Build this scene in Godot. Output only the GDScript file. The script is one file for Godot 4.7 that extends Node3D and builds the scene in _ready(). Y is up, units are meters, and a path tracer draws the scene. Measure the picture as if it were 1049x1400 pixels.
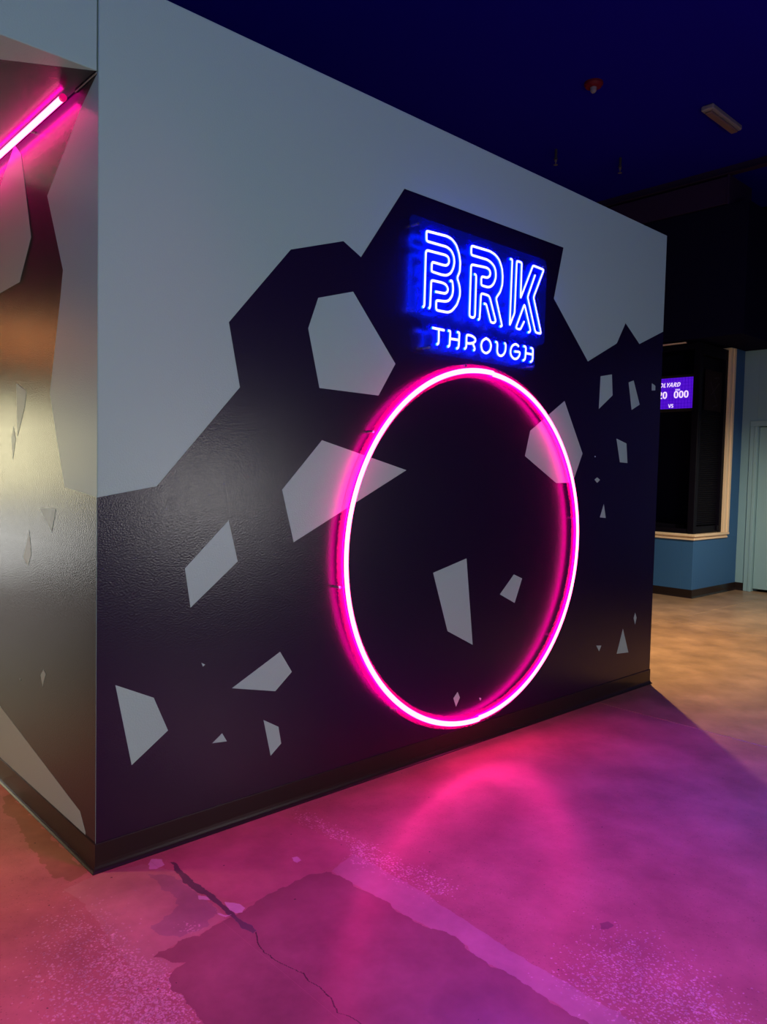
extends Node3D
# A corridor corner with a painted mural, a neon ring, a neon letter sign and a neon strip; units are metres.
# x runs along the mural wall, z points out of it towards the camera, the wall corner stands at the origin.

const WALL_LENGTH := 3.909
const WALL_TOP := 3.072
const SOFFIT := 2.739
const CEILING := 5.05
const BASE := 0.1016
const SLAB := 3.04
const RING_AT := Vector2(1.974, 1.05)
const RING_R := 0.8993
const NEON_OUT := 0.05

const MURAL_FIELD := [0.000, 1.317, 0.219, 1.357, 0.563, 1.744, 0.510, 1.987, 0.794, 2.321, 1.070, 2.415, 1.172, 2.368, 1.427, 2.730, 2.702, 2.735, 2.625, 2.434, 2.996, 2.122, 3.317, 2.272, 3.413, 2.412, 3.596, 2.304, 3.909, 2.429, 3.909, 0.000, 0.000, 0.000]
const MURAL_SHARDS := [
	[0.939, 2.152, 1.130, 2.211, 1.395, 1.928, 1.294, 1.774, 0.954, 1.777, 0.889, 2.018],
	[0.973, 1.557, 1.483, 1.439, 0.833, 1.126, 0.770, 1.345],
	[0.519, 1.225, 0.563, 1.062, 0.359, 0.900, 0.334, 1.050],
	[2.765, 1.867, 2.973, 1.568, 2.878, 1.391, 2.709, 1.388, 2.402, 1.535, 2.442, 1.676],
	[1.686, 0.936, 1.934, 0.993, 2.003, 0.533, 1.804, 0.630],
	[2.336, 0.880, 2.412, 0.852, 2.351, 0.720, 2.218, 0.780],
	[1.894, 0.302, 1.913, 0.269, 1.885, 0.226, 1.863, 0.274],
	[2.068, 0.239, 2.086, 0.234, 2.080, 0.221],
	[0.068, 0.654, 0.213, 0.582, 0.271, 0.448, 0.130, 0.351],
	[0.773, 0.672, 0.835, 0.578, 0.752, 0.510, 0.544, 0.559],
	[0.502, 0.387, 0.524, 0.350, 0.459, 0.357],
	[0.696, 0.400, 0.771, 0.356, 0.786, 0.282, 0.734, 0.242],
	[0.407, 0.682, 0.424, 0.672, 0.414, 0.666],
	[3.142, 2.049, 3.272, 2.073, 3.289, 1.944, 3.136, 1.848],
	[3.478, 2.043, 3.539, 2.062, 3.629, 1.912, 3.529, 1.870],
	[3.779, 2.067, 3.828, 2.054, 3.829, 2.023, 3.781, 2.018],
	[3.355, 1.676, 3.480, 1.650, 3.502, 1.524, 3.408, 1.527],
	[3.146, 1.426, 3.180, 1.411, 3.148, 1.392, 3.116, 1.412],
	[3.107, 1.557, 3.120, 1.558, 3.121, 1.551, 3.108, 1.550],
	[3.234, 1.260, 3.263, 1.171, 3.194, 1.177],
	[3.678, 0.523, 3.700, 0.485, 3.684, 0.441, 3.661, 0.487],
	[3.527, 0.432, 3.609, 0.262, 3.460, 0.274],
	[3.208, 0.363, 3.268, 0.355, 3.244, 0.321]]
const LEFT_SHARDS := [
	[0.000, 2.739, -0.133, 2.675, -0.474, 2.446, -0.313, 2.140, -0.340, 2.036, -0.444, 1.700, -0.379, 1.540, -0.293, 1.345, -0.017, 1.320, 0.000, 1.315],
	[-0.852, 2.746, -0.771, 2.687, -0.654, 2.329, -0.790, 2.175, -1.049, 2.169, -1.750, 2.000, -1.550, 2.300],
	[-1.900, 0.687, -1.064, 0.337, -0.140, 0.170, -0.090, 0.111, -0.090, 0.095, -1.900, 0.095],
	[-0.830, 1.762, -0.709, 1.725, -0.729, 1.661, -0.820, 1.540],
	[-0.871, 1.584, -0.844, 1.531, -0.880, 1.445, -0.896, 1.532],
	[-0.559, 1.255, -0.381, 1.259, -0.424, 1.166],
	[-0.678, 1.160, -0.652, 1.063, -0.690, 1.008, -0.749, 1.036],
	[-0.515, 0.614, -0.490, 0.602, -0.522, 0.545, -0.544, 0.586],
	[-0.795, 0.518, -0.780, 0.521, -0.787, 0.510]]
const SOFFIT_EDGE := [-0.260, -0.159]
const LETTERS := {
	"b": [
		[1.693, 2.351, 1.708, 2.357, 1.713, 2.343, 1.718, 2.317, 1.713, 2.286, 1.691, 2.259, 1.667, 2.250, 1.608, 2.245, 1.601, 2.240, 1.602, 2.204, 1.610, 2.199, 1.684, 2.201, 1.713, 2.213, 1.748, 2.248, 1.767, 2.292, 1.768, 2.322, 1.759, 2.351, 1.744, 2.376, 1.762, 2.409, 1.764, 2.454, 1.753, 2.495, 1.731, 2.531, 1.700, 2.551, 1.665, 2.557, 1.529, 2.550, 1.524, 2.545, 1.525, 2.509, 1.532, 2.504, 1.666, 2.507, 1.697, 2.497, 1.716, 2.474, 1.722, 2.445, 1.714, 2.414, 1.696, 2.388, 1.667, 2.373, 1.632, 2.370, 1.569, 2.372, 1.564, 2.376, 1.565, 2.409, 1.571, 2.416, 1.582, 2.417, 1.640, 2.417, 1.665, 2.419, 1.682, 2.432, 1.684, 2.448, 1.676, 2.463, 1.656, 2.467, 1.532, 2.463, 1.523, 2.454, 1.522, 2.209, 1.518, 2.202, 1.511, 2.198],
		[1.552, 2.199, 1.561, 2.206, 1.564, 2.327, 1.572, 2.332, 1.639, 2.334, 1.664, 2.331, 1.680, 2.317, 1.680, 2.300, 1.665, 2.288, 1.650, 2.286, 1.594, 2.284]],
	"r": [
		[2.084, 2.192, 2.099, 2.197, 2.097, 2.205, 2.046, 2.325, 2.048, 2.334, 2.077, 2.367, 2.092, 2.407, 2.093, 2.449, 2.085, 2.489, 2.061, 2.526, 2.030, 2.545, 1.986, 2.554, 1.850, 2.551, 1.842, 2.545, 1.842, 2.511, 1.850, 2.506, 1.967, 2.508, 1.999, 2.500, 2.025, 2.484, 2.037, 2.459, 2.037, 2.428, 2.023, 2.399, 2.002, 2.381, 1.978, 2.373, 1.936, 2.373, 1.925, 2.376, 1.924, 2.407, 1.930, 2.417, 1.942, 2.418, 1.971, 2.419, 1.989, 2.430, 1.994, 2.444, 1.988, 2.460, 1.966, 2.468, 1.854, 2.461, 1.844, 2.455, 1.842, 2.213, 1.848, 2.206, 1.865, 2.203, 1.880, 2.209, 1.884, 2.219, 1.885, 2.413, 1.879, 2.418, 1.870, 2.417],
		[1.908, 2.200, 1.920, 2.206, 1.925, 2.325, 1.931, 2.333, 1.943, 2.334, 1.983, 2.333, 1.995, 2.324, 2.047, 2.217, 2.043, 2.208, 2.030, 2.202, 2.011, 2.203, 2.005, 2.209, 1.969, 2.285, 1.961, 2.288, 1.950, 2.286]],
	"k": [
		[2.151, 2.549, 2.164, 2.550, 2.168, 2.545, 2.163, 2.209, 2.201, 2.279, 2.206, 2.546, 2.212, 2.550, 2.243, 2.550, 2.249, 2.546, 2.248, 2.364, 2.346, 2.551, 2.355, 2.554, 2.438, 2.551, 2.444, 2.547, 2.361, 2.388, 2.438, 2.211, 2.434, 2.204, 2.395, 2.204, 2.385, 2.212, 2.310, 2.378, 2.313, 2.390, 2.369, 2.508],
		[2.322, 2.195, 2.337, 2.199, 2.344, 2.209, 2.286, 2.334, 2.280, 2.332, 2.217, 2.207, 2.224, 2.201, 2.255, 2.201, 2.286, 2.248]],
	"t": [
		[1.580, 2.113, 1.663, 2.113],
		[1.625, 2.112, 1.626, 2.049, 1.620, 2.042, 1.612, 2.040]],
	"h": [
		[1.690, 2.115, 1.703, 2.116, 1.706, 2.109, 1.703, 2.048, 1.697, 2.041, 1.689, 2.039],
		[1.755, 2.117, 1.768, 2.118, 1.772, 2.112, 1.769, 2.048, 1.762, 2.040, 1.753, 2.038],
		[1.705, 2.079, 1.770, 2.081]],
	"r2": [
		[1.811, 2.043, 1.821, 2.048, 1.825, 2.056, 1.825, 2.109, 1.833, 2.115, 1.867, 2.114, 1.890, 2.106, 1.894, 2.093, 1.882, 2.083, 1.851, 2.074, 1.825, 2.074],
		[1.872, 2.079, 1.887, 2.061, 1.890, 2.050, 1.880, 2.044]],
	"o": [
		[1.975, 2.117, 2.003, 2.110, 2.018, 2.086, 2.008, 2.057, 1.979, 2.041, 1.949, 2.049, 1.936, 2.076, 1.947, 2.102, 1.975, 2.117]],
	"u": [
		[2.050, 2.109, 2.063, 2.109, 2.067, 2.099, 2.066, 2.061, 2.077, 2.046, 2.101, 2.042, 2.123, 2.055, 2.135, 2.076, 2.135, 2.110, 2.123, 2.112]],
	"g": [
		[2.244, 2.110, 2.232, 2.119, 2.210, 2.118, 2.187, 2.105, 2.175, 2.080, 2.181, 2.055, 2.209, 2.040, 2.236, 2.045, 2.255, 2.064, 2.258, 2.083, 2.211, 2.080]],
	"h2": [
		[2.287, 2.117, 2.304, 2.118, 2.309, 2.110, 2.305, 2.055, 2.297, 2.045, 2.284, 2.041],
		[2.349, 2.116, 2.366, 2.116, 2.371, 2.108, 2.371, 2.056, 2.363, 2.045, 2.349, 2.041],
		[2.307, 2.083, 2.370, 2.083]],
}
const PATCH_UPPER := [0.234, 0.048, 0.738, 0.012, 0.752, 0.076, 0.775, 0.280, 0.808, 0.401, 0.771, 0.475, 0.665, 0.506, 0.611, 0.506, 0.561, 0.502, 0.454, 0.512, 0.340, 0.521, 0.291, 0.509, 0.249, 0.413, 0.222, 0.265, 0.230, 0.168, 0.235, 0.091]
const PATCH_LOWER := [0.421, 0.506, 0.487, 0.506, 0.553, 0.494, 0.632, 0.530, 0.633, 0.574, 0.637, 0.669, 0.644, 0.783, 0.640, 0.900, 0.650, 0.985, 0.676, 1.063, 0.673, 1.131, 0.652, 1.180, 0.654, 1.239, 0.664, 1.318, 0.658, 1.387, 0.658, 1.464, 0.661, 1.617, 0.619, 1.662, -0.127, 1.009, -0.090, 0.909, -0.089, 0.841, -0.080, 0.785, -0.088, 0.744, -0.079, 0.683, -0.056, 0.668, -0.009, 0.661, -0.040, 0.622, -0.059, 0.575, -0.040, 0.553, 0.004, 0.567, 0.022, 0.550, 0.092, 0.561, 0.169, 0.549, 0.217, 0.545, 0.266, 0.541]
const BAND := [0.632, 0.530, 0.767, 0.490, 0.778, 0.551, 0.785, 0.726, 0.782, 0.858, 0.773, 0.975, 0.766, 1.104, 0.754, 1.218, 0.753, 1.317, 0.755, 1.397, 0.755, 1.646, 0.702, 1.735, 0.619, 1.662, 0.644, 1.585, 0.660, 1.462, 0.659, 1.385, 0.664, 1.318, 0.654, 1.239, 0.652, 1.180, 0.673, 1.131, 0.676, 1.063, 0.650, 0.985, 0.640, 0.900, 0.644, 0.783, 0.637, 0.669, 0.633, 0.574]
const SMOOTH_LEFT := [0.000, 0.019, 0.153, 0.058, 0.210, 0.175, 0.202, 0.298, 0.205, 0.392, 0.201, 0.495, 0.191, 0.541, 0.092, 0.561, 0.010, 0.556, -0.054, 0.564, -0.013, 0.661, -0.077, 0.664, -0.117, 0.622, -0.132, 0.542, -0.130, 0.435, -0.117, 0.312, -0.109, 0.172, -0.124, 0.040]
const STAIN_VIOLET := [0.142, 0.140, 0.194, 0.206, 0.198, 0.305, 0.206, 0.423, 0.188, 0.502, 0.123, 0.536, 0.039, 0.532, -0.000, 0.481, 0.006, 0.418, 0.092, 0.401, 0.132, 0.340, 0.118, 0.226]
const CHIP_PINK := [0.244, 0.455, 0.275, 0.497, 0.275, 0.530, 0.254, 0.545, 0.237, 0.535, 0.233, 0.503]
const CHIP_B := [0.197, 0.366, 0.215, 0.391, 0.215, 0.415, 0.187, 0.391]
const CHIP_C := [0.163, 0.067, 0.192, 0.039, 0.217, 0.066, 0.208, 0.105, 0.171, 0.120, 0.154, 0.105]
const CHIP_D := [0.586, 0.362, 0.607, 0.367, 0.601, 0.400, 0.578, 0.406, 0.573, 0.389]
const CHIP_E := [0.200, 0.466, 0.191, 0.496, 0.204, 0.520, 0.221, 0.530, 0.197, 0.532, 0.188, 0.502]
const CRACK_TOP := [0.230, 0.100, 0.243, 0.111, 0.228, 0.213, 0.233, 0.293, 0.234, 0.407, 0.233, 0.503, 0.233, 0.577, 0.236, 0.659, 0.219, 0.670, 0.210, 0.628, 0.217, 0.536, 0.216, 0.454, 0.210, 0.351, 0.198, 0.270, 0.217, 0.181]
const CRACK_LINE := [0.229, 0.662, 0.207, 0.702, 0.193, 0.763, 0.195, 0.825, 0.213, 0.886, 0.219, 0.935, 0.217, 0.900, 0.217, 0.975, 0.216, 1.045, 0.196, 1.103, 0.211, 1.129, 0.213, 1.169, 0.218, 1.205]
const CHIPS_A := [-0.109, 0.153, -0.111, 0.317, -0.129, 0.484, -0.119, 0.627, -0.082, 0.674, -0.089, 0.802, -0.100, 0.901, -0.142, 0.965, -0.397, 0.741, -0.292, 0.336, -0.191, 0.176]
const CHIPS_A2 := [-0.117, 0.330, -0.114, 0.617, -0.077, 0.664, -0.098, 0.871, -0.142, 0.965, -0.249, 0.870, -0.163, 0.447]
const CHIPS_B := [0.827, 0.041, 0.841, 0.150, 0.840, 0.388, 0.868, 0.495, 0.869, 0.653, 0.883, 0.787, 0.876, 0.894, 0.804, 0.899, 0.790, 0.799, 0.795, 0.688, 0.756, 0.532, 0.759, 0.483, 0.798, 0.437, 0.782, 0.312]
const CHIPS_C := [1.091, 1.432, 1.052, 1.575, 1.010, 1.697, 0.993, 1.807, 0.963, 1.896, 0.731, 1.693, 0.755, 1.582, 0.771, 1.488, 0.788, 1.387, 0.876, 1.422]
const CHIPS_D := [0.064, 0.485, 0.101, 0.482, 0.111, 0.526, 0.080, 0.551, 0.063, 0.519]
const BROWN := [-0.020, -0.883, -0.012, -0.626, -0.013, -0.403, -0.021, -0.209, -0.008, -0.010, -0.079, -0.003, -0.130, -0.046, -0.112, -0.205, -0.116, -0.373, -0.087, -0.559, -0.098, -0.733]
const SMUDGE := [1.084, 1.343, 1.112, 1.354, 1.106, 1.378, 1.079, 1.379, 1.066, 1.358]


var names := {}
var mats := {}
var rng := RandomNumberGenerator.new()


# ---------------------------------------------------------------- nodes
func numbered(called: String) -> String:
	var n: int = names.get(called, 0)
	names[called] = n + 1
	return called if n == 0 else "%s_%03d" % [called, n]

func thing(called: String, label: String, category: String, at := Vector3.ZERO, group := "") -> Node3D:
	var o := Node3D.new()
	o.name = numbered(called)
	add_child(o)
	o.position = at
	o.set_meta("label", label)
	o.set_meta("category", category)
	if group != "":
		o.set_meta("group", group)
	return o

func structure(called: String, label := "") -> Node3D:
	var o := Node3D.new()
	o.name = called
	add_child(o)
	o.set_meta("kind", "structure")
	if label != "":
		o.set_meta("label", label)
	return o

func part(called: String, st: SurfaceTool, m: Material, parent: Node) -> MeshInstance3D:
	var o := MeshInstance3D.new()
	o.name = called
	o.mesh = st.commit()
	o.material_override = m
	parent.add_child(o, true)
	return o

func begin() -> SurfaceTool:
	var st := SurfaceTool.new()
	st.begin(Mesh.PRIMITIVE_TRIANGLES)
	return st


# ---------------------------------------------------------------- shapes
func tri(st: SurfaceTool, a: Vector3, b: Vector3, c: Vector3, na: Vector3, nb: Vector3, nc: Vector3) -> void:
	if (c - a).cross(b - a).dot(na + nb + nc) < 0.0:
		var t := b
		b = c
		c = t
		t = nb
		nb = nc
		nc = t
	st.set_normal(na)
	st.add_vertex(a)
	st.set_normal(nb)
	st.add_vertex(b)
	st.set_normal(nc)
	st.add_vertex(c)

func quad(st: SurfaceTool, a: Vector3, b: Vector3, c: Vector3, d: Vector3, n: Vector3) -> void:
	tri(st, a, b, c, n, n, n)
	tri(st, a, c, d, n, n, n)

func box(st: SurfaceTool, lo: Vector3, hi: Vector3, bevel := 0.002) -> void:
	var mid := (lo + hi) / 2.0
	var h := (hi - lo) / 2.0
	var b := minf(bevel, minf(h.x, minf(h.y, h.z)) * 0.6)
	for a in 3:
		var u := (a + 1) % 3
		var v := (a + 2) % 3
		for s in [-1.0, 1.0]:
			var n := Vector3.ZERO
			n[a] = s
			var p: Array[Vector3] = []
			for k in [[-1, -1], [1, -1], [1, 1], [-1, 1]]:
				var q := Vector3.ZERO
				q[a] = s * h[a]
				q[u] = k[0] * (h[u] - b)
				q[v] = k[1] * (h[v] - b)
				p.append(mid + q)
			quad(st, p[0], p[1], p[2], p[3], n)
		for s in [-1.0, 1.0]:
			for t in [-1.0, 1.0]:
				var n := Vector3.ZERO
				n[u] = s
				n[v] = t
				var p: Array[Vector3] = []
				for k in [[-1, 0], [1, 0], [1, 1], [-1, 1]]:
					var q := Vector3.ZERO
					q[a] = k[0] * (h[a] - b)
					q[u] = s * (h[u] - (b if k[1] == 1 else 0.0))
					q[v] = t * (h[v] - (0.0 if k[1] == 1 else b))
					p.append(mid + q)
				quad(st, p[0], p[1], p[2], p[3], n.normalized())
	for sx in [-1.0, 1.0]:
		for sy in [-1.0, 1.0]:
			for sz in [-1.0, 1.0]:
				var s := Vector3(sx, sy, sz)
				var n := s.normalized()
				tri(st, mid + s * (h - Vector3(0, b, b)), mid + s * (h - Vector3(b, 0, b)), mid + s * (h - Vector3(b, b, 0)), n, n, n)

func boxed(called: String, lo: Vector3, hi: Vector3, m: Material, parent: Node, bevel := 0.002) -> MeshInstance3D:
	var st := begin()
	box(st, lo, hi, bevel)
	return part(called, st, m, parent)

func pairs(flat: Array) -> PackedVector2Array:
	var p := PackedVector2Array()
	for i in range(0, flat.size(), 2):
		p.append(Vector2(flat[i], flat[i + 1]))
	return p

# an outline given in (u, v), raised from the plane at o by thick along n
func plate(st: SurfaceTool, p: PackedVector2Array, o: Vector3, u: Vector3, v: Vector3, n: Vector3, thick: float, back := false) -> void:
	var at := func(q: Vector2, d: float) -> Vector3: return o + u * q.x + v * q.y + n * d
	var t := Geometry2D.triangulate_polygon(p)
	for i in range(0, t.size(), 3):
		tri(st, at.call(p[t[i]], thick), at.call(p[t[i + 1]], thick), at.call(p[t[i + 2]], thick), n, n, n)
		if back:
			tri(st, at.call(p[t[i]], 0.0), at.call(p[t[i + 1]], 0.0), at.call(p[t[i + 2]], 0.0), -n, -n, -n)
	var turn := -1.0 if Geometry2D.is_polygon_clockwise(p) else 1.0
	for i in p.size():
		var a := p[i]
		var b := p[(i + 1) % p.size()]
		var e := (b - a).normalized()
		var side := (u * e.y - v * e.x) * turn
		quad(st, at.call(a, 0.0), at.call(b, 0.0), at.call(b, thick), at.call(a, thick), side.normalized())

# a section swept along a path: section points are (sideways, towards up), with smooth normals round the section
func sweep(st: SurfaceTool, path: PackedVector3Array, up: Vector3, section: PackedVector2Array, closed_path := false, caps := true) -> void:
	var rows: Array = []
	var n := path.size()
	var m := section.size()
	var sn := PackedVector2Array()
	for j in m:
		var a := section[maxi(j - 1, 0)]
		var b := section[mini(j + 1, m - 1)]
		if section[0].distance_to(section[m - 1]) < 1e-6 and (j == 0 or j == m - 1):
			a = section[m - 2]
			b = section[1]
		var e := (b - a).normalized()
		var q := Vector2(e.y, -e.x)
		sn.append(q if q.dot(section[j]) >= 0.0 else -q)
	for i in n:
		var before := path[i - 1] if i > 0 else (path[n - 2] if closed_path else path[0])
		var after := path[i + 1] if i < n - 1 else (path[1] if closed_path else path[n - 1])
		var d1 := (path[i] - before).normalized()
		var d2 := (after - path[i]).normalized()
		var t := (d1 + d2).normalized()
		var side := t.cross(up).normalized()
		var stretch := 1.0
		if d1.length() > 0.5 and d2.length() > 0.5:
			stretch = 1.0 / maxf(0.55, cos(d1.angle_to(d2) / 2.0))
		var row: Array = []
		for j in m:
			row.append([path[i] + side * section[j].x * stretch + up * section[j].y, (side * sn[j].x + up * sn[j].y).normalized()])
		rows.append(row)
	for i in n - 1:
		for j in m - 1:
			var a: Array = rows[i][j]
			var b: Array = rows[i + 1][j]
			var c: Array = rows[i + 1][j + 1]
			var d: Array = rows[i][j + 1]
			tri(st, a[0], b[0], c[0], a[1], b[1], c[1])
			tri(st, a[0], c[0], d[0], a[1], c[1], d[1])
	if caps and not closed_path:
		for i in [0, n - 1]:
			var out := (path[0] - path[1]) if i == 0 else (path[n - 1] - path[n - 2])
			out = out.normalized()
			for j in range(1, m - 1):
				tri(st, rows[i][0][0], rows[i][j][0], rows[i][j + 1][0], out, out, out)

func arc(r: float, from_deg: float, to_deg: float, steps: int) -> PackedVector2Array:
	var p := PackedVector2Array()
	for k in steps + 1:
		var a := deg_to_rad(lerpf(from_deg, to_deg, float(k) / steps))
		p.append(Vector2(sin(a), cos(a)) * r)
	return p

# a turned shape: profile (radius, height) round the axis
func lathe(st: SurfaceTool, profile: PackedVector2Array, at: Vector3, axis: Vector3, steps := 20) -> void:
	var u := axis.cross(Vector3(0.3, 0.9, 0.5)).normalized()
	var v := axis.cross(u).normalized()
	for j in profile.size() - 1:
		var a := profile[j]
		var b := profile[j + 1]
		var e := (b - a).normalized()
		for k in steps:
			var p: Array[Vector3] = []
			var q: Array[Vector3] = []
			for w in [k, k + 1]:
				var r := u * cos(TAU * w / steps) + v * sin(TAU * w / steps)
				p.append(at + r * a.x + axis * a.y)
				p.append(at + r * b.x + axis * b.y)
				q.append((r * e.y - axis * e.x).normalized())
			if a.x > 1e-5:
				tri(st, p[0], p[2], p[3], q[0], q[1], q[1])
			if b.x > 1e-5:
				tri(st, p[0], p[3], p[1], q[0], q[1], q[0])

func rounded(p: PackedVector3Array, times := 2) -> PackedVector3Array:
	for k in times:
		var q := PackedVector3Array([p[0]])
		for i in p.size() - 1:
			var cut := minf(0.25, 0.006 / maxf(0.001, p[i].distance_to(p[i + 1])))
			q.append(p[i].lerp(p[i + 1], cut))
			q.append(p[i].lerp(p[i + 1], 1.0 - cut))
		q.append(p[p.size() - 1])
		p = q
	return p


# ---------------------------------------------------------------- materials
func colour(r: float, g: float, b: float) -> Color:
	return Color(r, g, b).linear_to_srgb()

func plain(called: String, r: float, g: float, b: float, rough: float, specular := 0.5) -> StandardMaterial3D:
	var m := StandardMaterial3D.new()
	m.resource_name = called
	m.albedo_color = colour(r, g, b)
	m.roughness = rough
	m.metallic_specular = specular
	mats[called] = m
	return m

func glow(called: String, r: float, g: float, b: float) -> StandardMaterial3D:
	var m := StandardMaterial3D.new()
	m.resource_name = called
	var top := maxf(r, maxf(g, b))
	m.albedo_color = colour(0.5 * r / top, 0.5 * g / top, 0.5 * b / top)
	m.roughness = 0.35
	m.emission_enabled = true
	m.emission = colour(r / top, g / top, b / top)
	m.emission_energy_multiplier = top
	mats[called] = m
	return m

func noise(frequency: float, octaves: int, seed_: int, kind := FastNoiseLite.TYPE_SIMPLEX_SMOOTH) -> FastNoiseLite:
	var f := FastNoiseLite.new()
	f.noise_type = kind
	f.frequency = frequency
	f.fractal_octaves = octaves
	f.seed = seed_
	return f

func noise_map(size: int, f: FastNoiseLite, low: Color, high: Color, normal := false, bump := 1.0) -> NoiseTexture2D:
	var t := NoiseTexture2D.new()
	t.width = size
	t.height = size
	t.seamless = true
	t.noise = f
	if normal:
		t.as_normal_map = true
		t.bump_strength = bump
	else:
		var g := Gradient.new()
		g.set_color(0, low)
		g.set_color(1, high)
		t.color_ramp = g
	return t

func roller(m: StandardMaterial3D, strength: float) -> void:
	# the fine stipple that a paint roller leaves
	m.uv1_triplanar = true
	m.uv1_world_triplanar = true
	m.uv1_scale = Vector3.ONE * 2.2
	m.normal_enabled = true
	m.normal_texture = mats.stipple
	m.normal_scale = strength

func make_materials() -> void:
	mats.stipple = noise_map(512, noise(0.10, 3, 4), Color.BLACK, Color.WHITE, true, 3.0)
	var m := plain("dark_paint", 0.0055, 0.0016, 0.015, 0.27, 0.52)
	roller(m, 0.15)
	m = plain("grey_paint", 0.30, 0.43, 0.40, 0.36, 0.52)
	roller(m, 0.16)
	plain("rubber_base", 0.017, 0.010, 0.010, 0.26, 0.36)
	plain("ceiling_paint", 0.010, 0.003, 0.34, 0.9, 0.1)
	plain("black_wall", 0.006, 0.005, 0.022, 0.85, 0.15)
	m = plain("blue_paint", 0.034, 0.115, 0.27, 0.5, 0.4)
	roller(m, 0.1)
	m = plain("teal_paint", 0.23, 0.38, 0.42, 0.5, 0.4)
	roller(m, 0.1)
	plain("door_paint", 0.25, 0.40, 0.44, 0.4, 0.5)
	plain("cream_trim", 0.85, 0.62, 0.40, 0.35, 0.5)
	plain("black_metal", 0.004, 0.003, 0.007, 0.5, 0.2)
	plain("dark_shutter", 0.005, 0.004, 0.008, 0.6, 0.2)
	plain("dim_poster", 0.018, 0.010, 0.012, 0.7, 0.2)
	plain("poster_ink", 0.035, 0.025, 0.03, 0.7, 0.2)
	plain("television_case", 0.02, 0.016, 0.016, 0.5, 0.4)
	plain("fixture_white", 0.26, 0.22, 0.25, 0.5, 0.3)
	plain("fixture_lens", 0.22, 0.13, 0.13, 0.5, 0.3)
	plain("alarm_red", 0.16, 0.008, 0.02, 0.5, 0.3)
	plain("brass", 0.55, 0.45, 0.3, 0.35, 0.5).metallic = 0.8
	plain("steel_pipe", 0.05, 0.045, 0.05, 0.5, 0.4)
	plain("duct_metal", 0.03, 0.014, 0.045, 0.7, 0.25)
	plain("spacer_metal", 0.6, 0.6, 0.62, 0.3, 0.5).metallic = 1.0
	plain("cord_grey", 0.2, 0.19, 0.2, 0.5, 0.4)
	plain("joint_dirt", 0.05, 0.04, 0.035, 0.9, 0.2)
	plain("room_wall", 0.10, 0.10, 0.11, 0.8, 0.3)
	m = plain("acrylic", 0.95, 0.95, 0.97, 0.05, 0.22)
	m.albedo_color.a = 0.02
	m.transparency = BaseMaterial3D.TRANSPARENCY_ALPHA
	m = plain("blue_acrylic", 0.0, 0.045, 0.95, 0.2, 0.12)
	m.albedo_color.a = 0.08
	m.transparency = BaseMaterial3D.TRANSPARENCY_ALPHA
	m = plain("pink_acrylic", 0.95, 0.0, 0.42, 0.2, 0.12)
	m.albedo_color.a = 0.16
	m.transparency = BaseMaterial3D.TRANSPARENCY_ALPHA
	glow("pink_core", 12.0, 0.92, 3.0)
	glow("pink_side", 0.62, 0.0, 0.12)
	glow("pink_halo", 20.0, 0.0, 6.6)
	glow("blue_core", 1.3, 1.2, 22.0)
	glow("blue_side", 0.0, 0.01, 0.9)
	glow("blue_halo", 0.0, 0.40, 36.0)
	glow("screen_violet", 0.075, 0.005, 0.56)
	glow("screen_grid", 0.03, 0.0, 0.32)
	glow("screen_white", 0.95, 0.75, 1.0)
	glow("door_daylight", 3.4, 3.2, 2.1)
	glow("door_daylight_low", 4.2, 4.2, 4.0)
	glow("window_daylight", 3.0, 3.1, 2.9)
	glow("led_blue", 0.0, 0.05, 3.0)
	glow("lamp_orange", 7.0, 4.6, 2.2)
	glow("lamp_warm", 30.0, 18.0, 8.0)
	glow("lamp_pink", 20.0, 0.5, 7.0)


# ---------------------------------------------------------------- floor
func fill_shape(im: Image, p: PackedVector2Array, c: Color) -> void:
	var lo := p[0]
	var hi := p[0]
	for q in p:
		lo = lo.min(q)
		hi = hi.max(q)
	for y in range(maxi(0, int(lo.y)), mini(im.get_height(), int(hi.y) + 1)):
		var xs: Array[float] = []
		var yy := y + 0.5
		for i in p.size():
			var a := p[i]
			var b := p[(i + 1) % p.size()]
			if (a.y <= yy) != (b.y <= yy):
				xs.append(a.x + (yy - a.y) / (b.y - a.y) * (b.x - a.x))
		xs.sort()
		for k in range(0, xs.size() - 1, 2):
			var x0 := clampi(int(round(xs[k])), 0, im.get_width())
			var x1 := clampi(int(round(xs[k + 1])), 0, im.get_width())
			if x1 > x0:
				im.fill_rect(Rect2i(x0, y, x1 - x0, 1), c)

func ragged(p: PackedVector2Array, amount: float, seed_: int, open := false) -> PackedVector2Array:
	var f := noise(14.0, 4, seed_)
	var q := PackedVector2Array()
	for i in p.size() - (1 if open else 0):
		var a := p[i]
		var b := p[(i + 1) % p.size()]
		var n := maxi(1, int(a.distance_to(b) / 0.006))
		for k in n:
			var r := a.lerp(b, float(k) / n)
			q.append(r + Vector2(f.get_noise_2d(r.x, r.y), f.get_noise_2d(r.x + 31.0, r.y - 17.0)) * amount)
	if open:
		q.append(p[p.size() - 1])
	return q

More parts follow.
